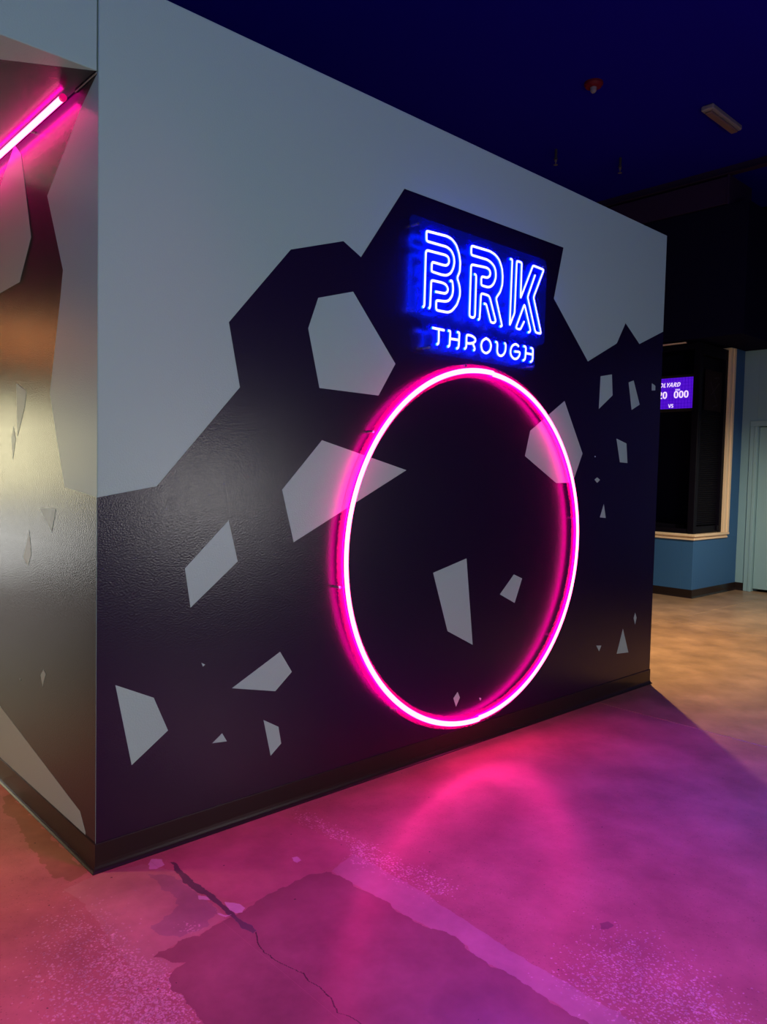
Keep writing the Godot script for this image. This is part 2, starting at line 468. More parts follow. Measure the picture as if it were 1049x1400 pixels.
func slab_maps(corner: Vector2, size: int) -> Array:
	var im := Image.create(size, size, false, Image.FORMAT_RGB8)
	var ro := Image.create(size, size, false, Image.FORMAT_RGB8)
	var scale_ := size / SLAB
	var put := func(p: PackedVector2Array) -> PackedVector2Array:
		var q := PackedVector2Array()
		for r in p:
			q.append((r - corner) * scale_)
		return q
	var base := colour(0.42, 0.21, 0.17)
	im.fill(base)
	ro.fill(Color(0.29, 0.29, 0.29))
	# salt of fine grains all over
	for k in 42000:
		var x := rng.randi_range(0, size - 2)
		var y := rng.randi_range(0, size - 2)
		var t := rng.randf_range(0.80, 1.12)
		im.fill_rect(Rect2i(x, y, rng.randi_range(1, 2), rng.randi_range(1, 2)), Color(base.r * t, base.g * t, base.b * t))
	var lay := func(flat: Array, c: Color, rough: float, rag: float, seed_: int) -> void:
		var p: PackedVector2Array = put.call(ragged(pairs(flat), rag, seed_))
		fill_shape(im, p, c)
		fill_shape(ro, p, Color(rough, rough, rough))
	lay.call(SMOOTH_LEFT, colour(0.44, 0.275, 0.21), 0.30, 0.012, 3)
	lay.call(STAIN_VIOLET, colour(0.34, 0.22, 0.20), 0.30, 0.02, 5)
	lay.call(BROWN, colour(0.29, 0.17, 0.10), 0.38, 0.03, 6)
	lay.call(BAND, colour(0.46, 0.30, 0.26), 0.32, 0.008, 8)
	# stones laid bare where the slab is worn, scattered past the edge of each worn place
	var clump := noise(9.0, 2, 40)
	for zone in [[CHIPS_A, 6500, 0.56, 0.05], [CHIPS_A2, 6500, 0.66, 0.03], [CHIPS_B, 3600, 0.70, 0.025], [CHIPS_C, 6000, 0.64, 0.06], [CHIPS_D, 70, 0.6, 0.01]]:
		var p := pairs(zone[0])
		var lo := p[0]
		var hi := p[0]
		for q in p:
			lo = lo.min(q)
			hi = hi.max(q)
		for k in int(zone[1]):
			var q := Vector2(rng.randf_range(lo.x, hi.x), rng.randf_range(lo.y, hi.y))
			if not Geometry2D.is_point_in_polygon(q, p) or clump.get_noise_2d(q.x, q.y) + rng.randf_range(-0.4, 0.7) < 0.0:
				continue
			q += Vector2(rng.randfn(0.0, zone[3]), rng.randfn(0.0, zone[3]))
			var r := rng.randf_range(0.0009, 0.0032)
			var turn := rng.randf() * TAU
			var shape := PackedVector2Array()
			for e in 6:
				var a := TAU * e / 6.0
				shape.append(q + Vector2(cos(a) * r * 1.5, sin(a) * r).rotated(turn) * rng.randf_range(0.7, 1.2))
			var t: float = zone[2] * rng.randf_range(0.70, 1.15)
			fill_shape(im, put.call(shape), colour(t, t * 0.76, t * 0.68))
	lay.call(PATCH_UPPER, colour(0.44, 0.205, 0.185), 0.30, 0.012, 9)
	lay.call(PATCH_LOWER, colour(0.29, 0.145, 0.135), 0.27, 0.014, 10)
	lay.call(CRACK_TOP, colour(0.13, 0.10, 0.095), 0.5, 0.01, 12)
	for c in [CHIP_PINK, CHIP_B, CHIP_C, CHIP_D, CHIP_E]:
		lay.call(c, colour(0.62, 0.52, 0.5), 0.35, 0.006, 13)
	lay.call(SMUDGE, colour(0.25, 0.13, 0.115), 0.4, 0.012, 14)
	# a hairline crack
	var line := ragged(pairs(CRACK_LINE), 0.008, 15, true)
	var loop := PackedVector2Array()
	for q in line:
		loop.append(q + Vector2(0.0012, 0.0012))
	for i in range(line.size() - 1, -1, -1):
		loop.append(line[i] - Vector2(0.0012, 0.0012))
	fill_shape(im, put.call(loop), colour(0.06, 0.045, 0.04))
	for k in 90:
		var q := Vector2(rng.randf() * SLAB, rng.randf() * SLAB) + corner
		var r := rng.randf_range(0.001, 0.003)
		fill_shape(im, put.call(PackedVector2Array([q + Vector2(-r, -r), q + Vector2(r, -r * 0.6), q + Vector2(r * 0.8, r), q + Vector2(-r, r * 0.7)])), colour(0.04, 0.03, 0.03))
	return [ImageTexture.create_from_image(im), ImageTexture.create_from_image(ro)]

func slab_material(called: String) -> StandardMaterial3D:
	var m := StandardMaterial3D.new()
	m.resource_name = called
	m.metallic_specular = 0.24
	m.detail_enabled = true
	m.detail_blend_mode = BaseMaterial3D.BLEND_MODE_MUL
	m.detail_albedo = mats.mottle
	m.normal_enabled = true
	m.normal_texture = mats.trowel
	m.normal_scale = 0.10
	return m

func slab(lo: Vector2, hi: Vector2, m: Material, parent: Node, flush_left := false, flush_right := false) -> void:
	# a cast slab with sawn, slightly broken edges; the joints between slabs are open
	var st := begin()
	var g := 0.002
	var e := 0.003
	var at := func(x: float, y: float, z: float, n: Vector3) -> void:
		st.set_uv(Vector2((x - lo.x) / SLAB, (z - lo.y) / SLAB))
		st.set_normal(n)
		st.set_tangent(Plane(1, 0, 0, 1))
		st.add_vertex(Vector3(x, y, z))
	var a := lo + Vector2(0.0 if flush_left else g, g)
	var b := hi - Vector2(0.0 if flush_right else g, g)
	var ea := 0.0 if flush_left else e
	var eb := 0.0 if flush_right else e
	var top := [Vector2(a.x + ea, a.y + e), Vector2(b.x - eb, a.y + e), Vector2(b.x - eb, b.y - e), Vector2(a.x + ea, b.y - e)]
	var rim := [a, Vector2(b.x, a.y), b, Vector2(a.x, b.y)]
	for k in [0, 1, 2, 0, 2, 3]:
		at.call(top[k].x, 0.0, top[k].y, Vector3.UP)
	var sides := [Vector3(0, 0, -1), Vector3(1, 0, 0), Vector3(0, 0, 1), Vector3(-1, 0, 0)]
	for k in 4:
		var l := (k + 1) % 4
		var n: Vector3 = (sides[k] + Vector3.UP).normalized()
		for q in [[rim[k], -e], [rim[l], -e], [top[l], 0.0], [rim[k], -e], [top[l], 0.0], [top[k], 0.0]]:
			at.call(q[0].x, q[1], q[0].y, n)
		for q in [[rim[k], -0.1], [rim[l], -0.1], [rim[l], -e], [rim[k], -0.1], [rim[l], -e], [rim[k], -e]]:
			at.call(q[0].x, q[1], q[0].y, sides[k])
	part("slab", st, m, parent)

func make_floor() -> void:
	var grit := noise(0.006, 8, 21)
	grit.fractal_gain = 0.62
	grit.fractal_lacunarity = 2.15
	mats.mottle = noise_map(1024, grit, Color(0.74, 0.74, 0.74), Color(1, 1, 1))
	mats.trowel = noise_map(512, noise(0.02, 4, 22), Color.BLACK, Color.WHITE, true, 2.0)
	var f := structure("floor", "worn polished concrete floor lit pink")
	boxed("ground", Vector3(-7.2, -0.3, -9.2), Vector3(9.6, -0.1, 7.8), mats.joint_dirt, f)
	boxed("joint_filler", Vector3(-7.2, -0.1, -9.2), Vector3(9.6, -0.006, 7.8), mats.joint_dirt, f)
	var xs := [-7.2, -5.9, -2.86, 0.18, 3.22, 6.26, 9.3]
	var zs := [-9.2, -7.14, -4.10, -1.06, 1.98, 5.02, 7.8]
	var wide := slab_material("concrete")
	var w := noise_map(1024, noise(0.008, 6, 31), colour(0.32, 0.20, 0.12), colour(0.44, 0.275, 0.17))
	wide.albedo_texture = w
	wide.roughness = 0.28
	for i in 6:
		for k in 6:
			var m := wide
			if k == 3 and (i == 2 or i == 3):
				m = slab_material("worn_concrete")
				var maps := slab_maps(Vector2(xs[i], zs[k]), 1536)
				m.albedo_texture = maps[0]
				m.roughness_texture = maps[1]
				m.roughness = 1.0
			slab(Vector2(xs[i], zs[k]), Vector2(xs[i + 1], zs[k + 1]), m, f, k == 3 and i == 3, k == 3 and i == 2)


# ---------------------------------------------------------------- walls
func cove(st: SurfaceTool, a: Vector3, b: Vector3, out: Vector3, mitre_a: float, mitre_b: float) -> void:
	var prof := [Vector2(0, 0), Vector2(0.017, 0), Vector2(0.0172, 0.0025), Vector2(0.012, 0.007), Vector2(0.008, 0.013), Vector2(0.0056, 0.021), Vector2(0.0045, 0.032), Vector2(0.0045, 0.0985), Vector2(0.0030, BASE), Vector2(0, BASE)]
	var along := (b - a).normalized()
	for j in prof.size() - 1:
		var p: Vector2 = prof[j]
		var q: Vector2 = prof[j + 1]
		var e := (q - p).normalized()
		var n := (out * e.y - Vector3.UP * e.x).normalized()
		var at := func(o: Vector3, r: Vector2, mitre: float) -> Vector3: return o + out * r.x + Vector3.UP * r.y + along * r.x * mitre
		quad(st, at.call(a, p, -mitre_a), at.call(b, p, mitre_b), at.call(b, q, mitre_b), at.call(a, q, -mitre_a), n)

func make_walls() -> void:
	var w := structure("wall_front", "grey wall painted with a dark angular mural")
	boxed("wall_body", Vector3(0, 0, -0.14), Vector3(WALL_LENGTH, WALL_TOP, 0), mats.grey_paint, w, 0.003)
	var st := begin()
	plate(st, pairs(MURAL_FIELD), Vector3.ZERO, Vector3.RIGHT, Vector3.UP, Vector3.BACK, 0.0006)
	part("painted_field", st, mats.dark_paint, w)
	for s in MURAL_SHARDS:
		st = begin()
		plate(st, pairs(s), Vector3(0, 0, 0.0006), Vector3.RIGHT, Vector3.UP, Vector3.BACK, 0.0005)
		part("painted_shard", st, mats.grey_paint, w)
	w = structure("wall_left", "dark glossy side wall of the passage with grey painted shards")
	boxed("wall_body", Vector3(0, 0, -7), Vector3(0.14, SOFFIT, -0.141), mats.dark_paint, w, 0.002)
	st = begin()
	plate(st, PackedVector2Array([Vector2(-0.003, 0), Vector2(-0.16, 0), Vector2(-0.16, SOFFIT - 0.002), Vector2(-0.003, SOFFIT - 0.002)]), Vector3.ZERO, Vector3.BACK, Vector3.UP, Vector3.LEFT, 0.0004)
	part("painted_return", st, mats.dark_paint, w)
	for s in LEFT_SHARDS:
		st = begin()
		plate(st, pairs(s), Vector3(-0.0004, 0, 0), Vector3.BACK, Vector3.UP, Vector3.LEFT, 0.0006)
		part("painted_shard", st, mats.grey_paint, w)
	w = structure("wall_right", "end of the mural block round the far corner")
	boxed("wall_body", Vector3(WALL_LENGTH - 0.14, 0, -7), Vector3(WALL_LENGTH, WALL_TOP, -0.141), mats.grey_paint, w)
	w = structure("wall_header", "grey header over the passage opening")
	boxed("wall_body", Vector3(-2.9, SOFFIT, -0.14), Vector3(-0.005, WALL_TOP, -0.002), mats.grey_paint, w, 0.002)
	w = structure("ceiling_passage", "dark ceiling of the passage with a grey painted wedge")
	boxed("ceiling_body", Vector3(-2.9, SOFFIT + 0.0005, -7), Vector3(0.14, SOFFIT + 0.2, -0.1405), mats.black_wall, w)
	st = begin()
	var k: float = SOFFIT_EDGE[1] / SOFFIT_EDGE[0]
	plate(st, PackedVector2Array([Vector2(-0.005, -0.003), Vector2(-2.0, -0.003), Vector2(-2.0, -2.0 * k)]), Vector3(0, SOFFIT, 0), Vector3.RIGHT, Vector3.BACK, Vector3.DOWN, 0.0006)
	part("painted_wedge", st, mats.grey_paint, w)
	st = begin()
	plate(st, PackedVector2Array([Vector2(-0.005, -0.003), Vector2(-2.0, -2.0 * k), Vector2(-2.0, -1.25), Vector2(-0.002, -1.25)]), Vector3(0, SOFFIT, 0), Vector3.RIGHT, Vector3.BACK, Vector3.DOWN, 0.0005)
	part("painted_field", st, mats.dark_paint, w)
	st = begin()
	cove(st, Vector3.ZERO, Vector3(WALL_LENGTH, 0, 0), Vector3.BACK, 1.0, 1.0)
	part("cove", st, mats.rubber_base, structure("baseboard_front", "black rubber cove base under the mural"))
	st = begin()
	cove(st, Vector3(0, 0, -7), Vector3.ZERO, Vector3.LEFT, 0.0, 1.0)
	part("cove", st, mats.rubber_base, structure("baseboard_left", "black rubber cove base along the passage"))
	st = begin()
	cove(st, Vector3(WALL_LENGTH, 0, 0), Vector3(WALL_LENGTH, 0, -7), Vector3.RIGHT, 1.0, 0.0)
	part("cove", st, mats.rubber_base, structure("baseboard_right", "black rubber cove base round the far corner"))
	# the rest of the hall
	w = structure("ceiling", "dark open ceiling washed with blue light")
	boxed("deck", Vector3(-7.2, CEILING, -9.2), Vector3(9.6, CEILING + 0.2, 7.8), mats.ceiling_paint, w)
	w = structure("wall_back", "black back wall of the hall")
	boxed("wall_body", Vector3(-7.2, 0, -9.2), Vector3(9.6, CEILING, -9.0), mats.black_wall, w)
	w = structure("wall_camera_side", "dark wall behind the camera")
	boxed("wall_body", Vector3(-7.2, 0, 4.4), Vector3(9.6, CEILING, 4.7), mats.room_wall, w)
	w = structure("wall_hall_left", "dark wall to the left of the camera")
	boxed("wall_body", Vector3(-3.6, 0, -9.0), Vector3(-3.4, CEILING, 4.4), mats.room_wall, w)
	w = structure("wall_passage", "dark far side wall of the passage")
	boxed("wall_body", Vector3(-2.9, 0, -9.0), Vector3(-2.76, SOFFIT, -0.14), mats.black_wall, w)
	w = structure("wall_passage_end", "wall at the end of the passage")
	boxed("wall_body", Vector3(-2.76, 0, -7.2), Vector3(0.0, SOFFIT, -7.0), mats.black_wall, w)


# ---------------------------------------------------------------- the room beyond
func make_far_room() -> void:
	var w := structure("wall_kiosk", "blue walls under and beside the black kiosk window")
	var X := 7.909
	var Z := -1.589
	boxed("side_wall", Vector3(X, 0, -6.0), Vector3(X + 0.14, 0.70, Z - 0.14), mats.blue_paint, w)
	boxed("front_wall", Vector3(X, 0, Z - 0.14), Vector3(9.15, 0.70, Z), mats.blue_paint, w, 0.003)
	boxed("pier", Vector3(8.74, 0.70, Z - 0.14), Vector3(9.15, 3.1, Z), mats.blue_paint, w)
	var st := begin()
	cove(st, Vector3(X, 0, -6.0), Vector3(X, 0, Z), Vector3.LEFT, 0.0, 1.0)
	cove(st, Vector3(X, 0, Z), Vector3(9.145, 0, Z), Vector3.BACK, 1.0, 0.0)
	part("cove", st, mats.rubber_base, structure("baseboard_kiosk", "dark rubber cove base round the blue wall"))
	# window with cream sill and casing, black frame
	w = structure("window_1", "black kiosk window with cream sill and casing")
	for step in [[0.70, 0.725, 0.018], [0.725, 0.742, 0.010], [0.742, 0.772, 0.032]]:
		st = begin()
		box(st, Vector3(X - step[2], step[0], -6.0), Vector3(X + 0.16, step[1], Z + step[2]), 0.004)
		box(st, Vector3(X + 0.16, step[0], Z - 0.16), Vector3(8.80 + step[2], step[1], Z + step[2]), 0.004)
		part("sill", st, mats.cream_trim, w)
	boxed("casing", Vector3(8.70, 0.772, Z - 0.10), Vector3(8.77, 3.09, Z + 0.014), mats.cream_trim, w, 0.004)
	boxed("casing", Vector3(8.77, 0.772, Z), Vector3(8.83, 3.09, Z + 0.026), mats.cream_trim, w, 0.006)
	boxed("corner_post", Vector3(X + 0.02, 0.772, Z - 0.10), Vector3(X + 0.10, 3.06, Z - 0.02), mats.black_metal, w, 0.004)
	boxed("jamb", Vector3(8.63, 0.772, Z - 0.10), Vector3(8.699, 3.06, Z - 0.02), mats.black_metal, w, 0.004)
	boxed("head", Vector3(X + 0.02, 3.0, -6.0), Vector3(X + 0.10, 3.06, Z - 0.101), mats.black_metal, w)
	boxed("head", Vector3(X + 0.101, 2.93, Z - 0.10), Vector3(8.629, 3.06, Z - 0.02), mats.black_metal, w)
	boxed("head_trim", Vector3(X - 0.008, 3.062, -6.0), Vector3(X + 0.02, 3.078, Z - 0.2), mats.cream_trim, w)
	boxed("bottom_rail", Vector3(X + 0.03, 0.773, -6.0), Vector3(X + 0.09, 0.83, Z - 0.101), mats.black_metal, w)
	boxed("bottom_rail", Vector3(X + 0.101, 0.773, Z - 0.09), Vector3(8.629, 0.86, Z - 0.03), mats.black_metal, w)
	boxed("latch", Vector3(8.56, 0.80, Z - 0.03), Vector3(8.60, 0.86, Z - 0.012), mats.black_metal, w)
	boxed("counter", Vector3(X + 0.15, 0.82, -6.0), Vector3(X + 0.5, 0.87, Z - 0.2), mats.black_metal, w)
	st = begin()
	for k in 58:
		var y := 0.875 + k * 0.0235
		box(st, Vector3(X + 0.11, y, Z - 0.075), Vector3(8.62, y + 0.017, Z - 0.055), 0.004)
	box(st, Vector3(X + 0.11, 0.862, Z - 0.09), Vector3(8.62, 2.925, Z - 0.078), 0.001)
	part("shutter", st, mats.dark_shutter, w)
	# dark inside of the kiosk
	w = structure("wall_kiosk_inside", "black inner wall of the kiosk")
	boxed("back_panel", Vector3(8.95, 0, -6.0), Vector3(9.1, 3.1, Z - 0.15), mats.black_wall, w)
	w = structure("ceiling_bulkhead", "dark bulkhead above the kiosk window")
	boxed("bulkhead_body", Vector3(X, 3.1, -8.9), Vector3(9.58, 4.6, -1.117), mats.black_wall, w, 0.004)
	# poster that hangs dimly behind the frame
	var p := thing("poster", "dim dark poster with a crossed mark beside the kiosk screen", "poster", Vector3(8.37, 2.53, Z - 0.05))
	boxed("sheet", Vector3(-0.23, -0.25, -0.003), Vector3(0.24, 0.24, 0.0), mats.dim_poster, p, 0.0005)
	for s in [[Vector3(-0.06, -0.06, 0), Vector3(0.16, 0.10, 0)], [Vector3(0.10, -0.14, 0), Vector3(-0.08, 0.10, 0)], [Vector3(0.02, 0.15, 0), Vector3(0.16, 0.17, 0)], [Vector3(0.0, -0.2, 0), Vector3(0.14, -0.17, 0)]]:
		st = begin()
		sweep(st, PackedVector3Array([s[0], s[1]]), Vector3.BACK, PackedVector2Array([Vector2(-0.009, 0), Vector2(-0.009, 0.001), Vector2(0.009, 0.001), Vector2(0.009, 0)]))
		part("mark", st, mats.poster_ink, p)
	make_television(Vector3(8.1, 2.493, -2.105))
	# teal wall with a door
	w = structure("wall_far", "pale teal wall beside the blue kiosk")
	boxed("wall_body", Vector3(9.15, 0, Z - 0.1), Vector3(9.4, 3.1, -1.40), mats.teal_paint, w)
	boxed("wall_body", Vector3(9.15, 2.14, -1.40), Vector3(9.4, 3.1, -0.44), mats.teal_paint, w)
	boxed("wall_body", Vector3(9.15, 0, -0.44), Vector3(9.4, 3.1, 4.4), mats.teal_paint, w)
	boxed("upper_wall", Vector3(9.15, 3.1, -1.1), Vector3(9.4, CEILING, 4.4), mats.black_wall, w)
	st = begin()
	cove(st, Vector3(9.15, 0, Z), Vector3(9.15, 0, -1.478), Vector3.LEFT, 0.0, 0.0)
	part("cove", st, mats.rubber_base, structure("baseboard_far", "dark rubber cove base beside the teal door"))
	w = structure("door_1", "pale teal door in a painted casing")
	for side in [[-1.478, -1.383], [-0.46, -0.365]]:
		boxed("casing", Vector3(9.128, 0, side[0]), Vector3(9.15, 2.127, side[1]), mats.door_paint, w, 0.004)
		boxed("casing_bead", Vector3(9.118, 0, side[0] + 0.058), Vector3(9.128, 2.127, side[1]), mats.door_paint, w, 0.003)
	boxed("casing", Vector3(9.128, 2.127, -1.478), Vector3(9.15, 2.2, -0.365), mats.door_paint, w, 0.004)
	boxed("jamb", Vector3(9.15, 0, -1.399), Vector3(9.39, 2.139, -1.383), mats.door_paint, w)
	boxed("leaf", Vector3(9.19, 0.035, -1.379), Vector3(9.235, 2.12, -0.46), mats.door_paint, w, 0.003)
	st = begin()
	lathe(st, PackedVector2Array([Vector2(0.032, 0), Vector2(0.032, 0.008), Vector2(0.012, 0.012), Vector2(0.012, 0.035), Vector2(0.026, 0.045), Vector2(0.028, 0.06), Vector2(0.018, 0.072), Vector2(0, 0.074)]), Vector3(9.19, 1.0, -0.53), Vector3.LEFT)
	part("knob", st, mats.spacer_metal, w)

func make_television(at: Vector3) -> void:
	var t := thing("television", "wall screen glowing violet with white scores behind the kiosk frame", "television", at)
	var half := Vector2(0.336, 0.19)
	boxed("case", Vector3(0.0, -half.y - 0.035, -half.x - 0.03), Vector3(0.05, half.y + 0.035, half.x + 0.03), mats.television_case, t, 0.006)
	boxed("screen", Vector3(-0.003, -half.y, -half.x), Vector3(0.0, half.y, half.x), mats.screen_violet, t, 0.0005)
	boxed("wall_bracket", Vector3(0.05, -0.08, -0.08), Vector3(0.85, 0.08, 0.08), mats.black_metal, t)
	var st := begin()
	for k in 17:
		var z := -half.x + half.x * 2.0 * (k + 0.5) / 17.0
		box(st, Vector3(-0.0045, -half.y, z - 0.0025), Vector3(-0.003, half.y, z + 0.0025), 0.0002)
	for k in 9:
		var y := -half.y + half.y * 2.0 * (k + 0.5) / 9.0
		box(st, Vector3(-0.0045, y - 0.0025, -half.x), Vector3(-0.003, y + 0.0025, half.x), 0.0002)
	part("screen_grid", st, mats.screen_grid, t)
	words(t, "SCHOOLYARD", 0.052, Vector3(-0.006, 0.105, 0.18), 0.3, true)
	words(t, "00:20", 0.085, Vector3(-0.006, -0.02, 0.012), 0.0, true)
	words(t, "000", 0.085, Vector3(-0.006, -0.02, 0.29), 0.0, true)
	words(t, "VS", 0.045, Vector3(-0.006, -0.155, 0.10), 0.0, true)
	words(t, "END", 0.022, Vector3(-0.006, 0.04, 0.175), 0.0, true)

func words(parent: Node3D, text: String, height: float, right_end: Vector3, slant: float, bold: bool) -> void:
	var font := SystemFont.new()
	font.font_names = PackedStringArray(["Droid Sans"])
	font.font_weight = 700 if bold else 400
	var m := TextMesh.new()
	m.text = text
	m.font = font
	m.font_size = 64
	m.pixel_size = height / 46.0
	m.depth = 0.001
	m.horizontal_alignment = HORIZONTAL_ALIGNMENT_RIGHT
	m.vertical_alignment = VERTICAL_ALIGNMENT_CENTER
	var o := MeshInstance3D.new()
	o.name = "screen_text"
	o.mesh = m
	o.material_override = mats.screen_white
	# reads along +z when seen from -x
	o.transform = Transform3D(Basis(Vector3(0, 0, 1), Vector3(0, 1, slant), Vector3(-1, 0, 0)), right_end)
	parent.add_child(o, true)


# ---------------------------------------------------------------- neon
func ring_path(r: float, z: float, from_deg: float, to_deg: float, steps: int) -> PackedVector3Array:
	var p := PackedVector3Array()
	for k in steps + 1:
		var a := deg_to_rad(lerpf(from_deg, to_deg, float(k) / steps))
		p.append(Vector3(cos(a) * r, sin(a) * r, z))
	return p

func make_ring() -> void:
	var o := thing("neon_ring", "large glowing pink neon ring mounted on the dark mural", "neon sign", Vector3(RING_AT.x, RING_AT.y, 0.0011))
	var r := 0.0135
	# two half rings that meet at the top and at the bottom, the right one set a little deeper
	for h in [[86.0, 272.0, 0.0, 0.0], [-88.0, 86.0, -0.004, -0.004]]:
		var path := ring_path(RING_R + h[3], NEON_OUT + h[2], h[0], h[1], 96)
		var st := begin()
		sweep(st, path, Vector3.BACK, arc(r, 66, 100, 4), false, false)
		sweep(st, path, Vector3.BACK, arc(r, -100, -66, 4), false, false)
		var body := part("tube", st, mats.pink_side, o)
		st = begin()
		sweep(st, path, Vector3.BACK, arc(r, -66, 66, 8), false, true)
		part("tube_lens", st, mats.pink_core, body)
		st = begin()
		sweep(st, path, Vector3.BACK, arc(r, 100, 260, 8), false, true)
		part("tube_back", st, mats.pink_halo, body)
	# clear ring that carries the tube
	var st := begin()
	var z0 := NEON_OUT - r - 0.009
	var z1 := NEON_OUT - r - 0.003
	sweep(st, ring_path(RING_R, 0.0, 0, 360, 120), Vector3.BACK, PackedVector2Array([Vector2(-0.034, z0), Vector2(0.034, z0), Vector2(0.034, z1), Vector2(-0.034, z1), Vector2(-0.034, z0)]), true, false)
	part("backing_ring", st, mats.pink_acrylic, o)
	for d in [8, 53, 98, 143, 188, 233, 278, 323]:
		var a := deg_to_rad(d)
		var at := Vector3(cos(a), sin(a), 0) * (RING_R + 0.026)
		st = begin()
		lathe(st, PackedVector2Array([Vector2(0, 0), Vector2(0.006, 0), Vector2(0.006, z0), Vector2(0.0045, z0), Vector2(0.0045, z1), Vector2(0.0065, z1), Vector2(0.0065, z1 + 0.003), Vector2(0, z1 + 0.0035)]), at, Vector3.BACK, 12)
		part("spacer", st, mats.spacer_metal, o)
	# its light: narrow strips just in front of the lens
	for k in 48:
		var a := TAU * (k + 0.5) / 48.0
		strip_light(o, "ring_light", Vector3(cos(a) * RING_R, sin(a) * RING_R, NEON_OUT + r + 0.003), Vector3.BACK, Vector3(-sin(a), cos(a), 0), Vector2(0.112, 0.016), Color(1.0, 0.03, 0.50), RING_LIGHT)

func strip_light(parent: Node3D, called: String, at: Vector3, towards: Vector3, along: Vector3, size: Vector2, c: Color, energy: float) -> void:
	var l := AreaLight3D.new()
	l.name = called
	l.area_size = size
	l.light_color = c
	l.light_energy = energy
	l.area_range = 30.0
	l.shadow_enabled = true
	var z := -towards.normalized()
	var x := along.normalized()
	l.transform = Transform3D(Basis(x, z.cross(x), z), at)
	parent.add_child(l, true)

const RING_LIGHT := 0.042

func make_letters() -> void:
	var o := thing("neon_lettering", "blue-white neon letters BRK THROUGH above the pink ring", "neon sign", Vector3(0, 0, 0.0011))
	var r := 0.0068
	for key in LETTERS:
		var body: MeshInstance3D = null
		for flat in LETTERS[key]:
			var p := PackedVector3Array()
			for i in range(0, flat.size(), 2):
				p.append(Vector3(flat[i], flat[i + 1], NEON_OUT))
			p = rounded(p)
			var shut: bool = p[0].distance_to(p[p.size() - 1]) < 0.001
			var st := begin()
			sweep(st, p, Vector3.BACK, arc(r, 62, 98, 3), shut, false)
			sweep(st, p, Vector3.BACK, arc(r, -98, -62, 3), shut, false)
			var tube := part("letter", st, mats.blue_side, o)
			st = begin()
			sweep(st, p, Vector3.BACK, arc(r, -62, 62, 5), shut, true)
			part("letter_lens", st, mats.blue_core, tube)
			st = begin()
			sweep(st, p, Vector3.BACK, arc(r, 98, 262, 6), shut, true)
			part("letter_back", st, mats.blue_halo, tube)
	# clear sheet cut round the words
	var st := begin()
	var z0 := NEON_OUT - r - 0.008
	plate(st, PackedVector2Array([Vector2(1.45, 2.61), Vector2(1.43, 2.59), Vector2(1.43, 2.17), Vector2(1.45, 2.15), Vector2(1.51, 2.145), Vector2(1.53, 2.12), Vector2(1.53, 2.02), Vector2(1.55, 2.0), Vector2(2.39, 2.0), Vector2(2.41, 2.02), Vector2(2.41, 2.12), Vector2(2.425, 2.14), Vector2(2.47, 2.15), Vector2(2.49, 2.17), Vector2(2.49, 2.58), Vector2(2.475, 2.61)]), Vector3(0, 0, z0), Vector3.RIGHT, Vector3.UP, Vector3.BACK, 0.005, true)
	part("backing_sheet", st, mats.blue_acrylic, o)
	for at in [Vector3(1.48, 2.575, 0), Vector3(2.465, 2.575, 0), Vector3(1.575, 2.022, 0), Vector3(2.39, 2.022, 0)]:
		st = begin()
		lathe(st, PackedVector2Array([Vector2(0, 0), Vector2(0.006, 0), Vector2(0.006, z0), Vector2(0.0045, z0), Vector2(0.0045, z0 + 0.006), Vector2(0.0065, z0 + 0.006), Vector2(0.0065, z0 + 0.009), Vector2(0, z0 + 0.0095)]), at, Vector3.BACK, 12)
		part("spacer", st, mats.spacer_metal, o)
	for s in [[Vector2(1.527, 2.36), Vector2(0, 1), 0.30], [Vector2(1.853, 2.36), Vector2(0, 1), 0.30], [Vector2(2.166, 2.37), Vector2(0.03, 1), 0.30], [Vector2(1.762, 2.40), Vector2(0, 1), 0.15], [Vector2(2.095, 2.40), Vector2(0, 1), 0.15], [Vector2(2.39, 2.40), Vector2(-0.1, 1), 0.2]]:
		strip_light(o, "letter_light", Vector3(s[0].x, s[0].y, NEON_OUT + r + 0.002), Vector3.BACK, Vector3(s[1].x, s[1].y, 0), Vector2(s[2], 0.008), Color(0.12, 0.20, 1.0), LETTER_LIGHT)

const LETTER_LIGHT := 3.6

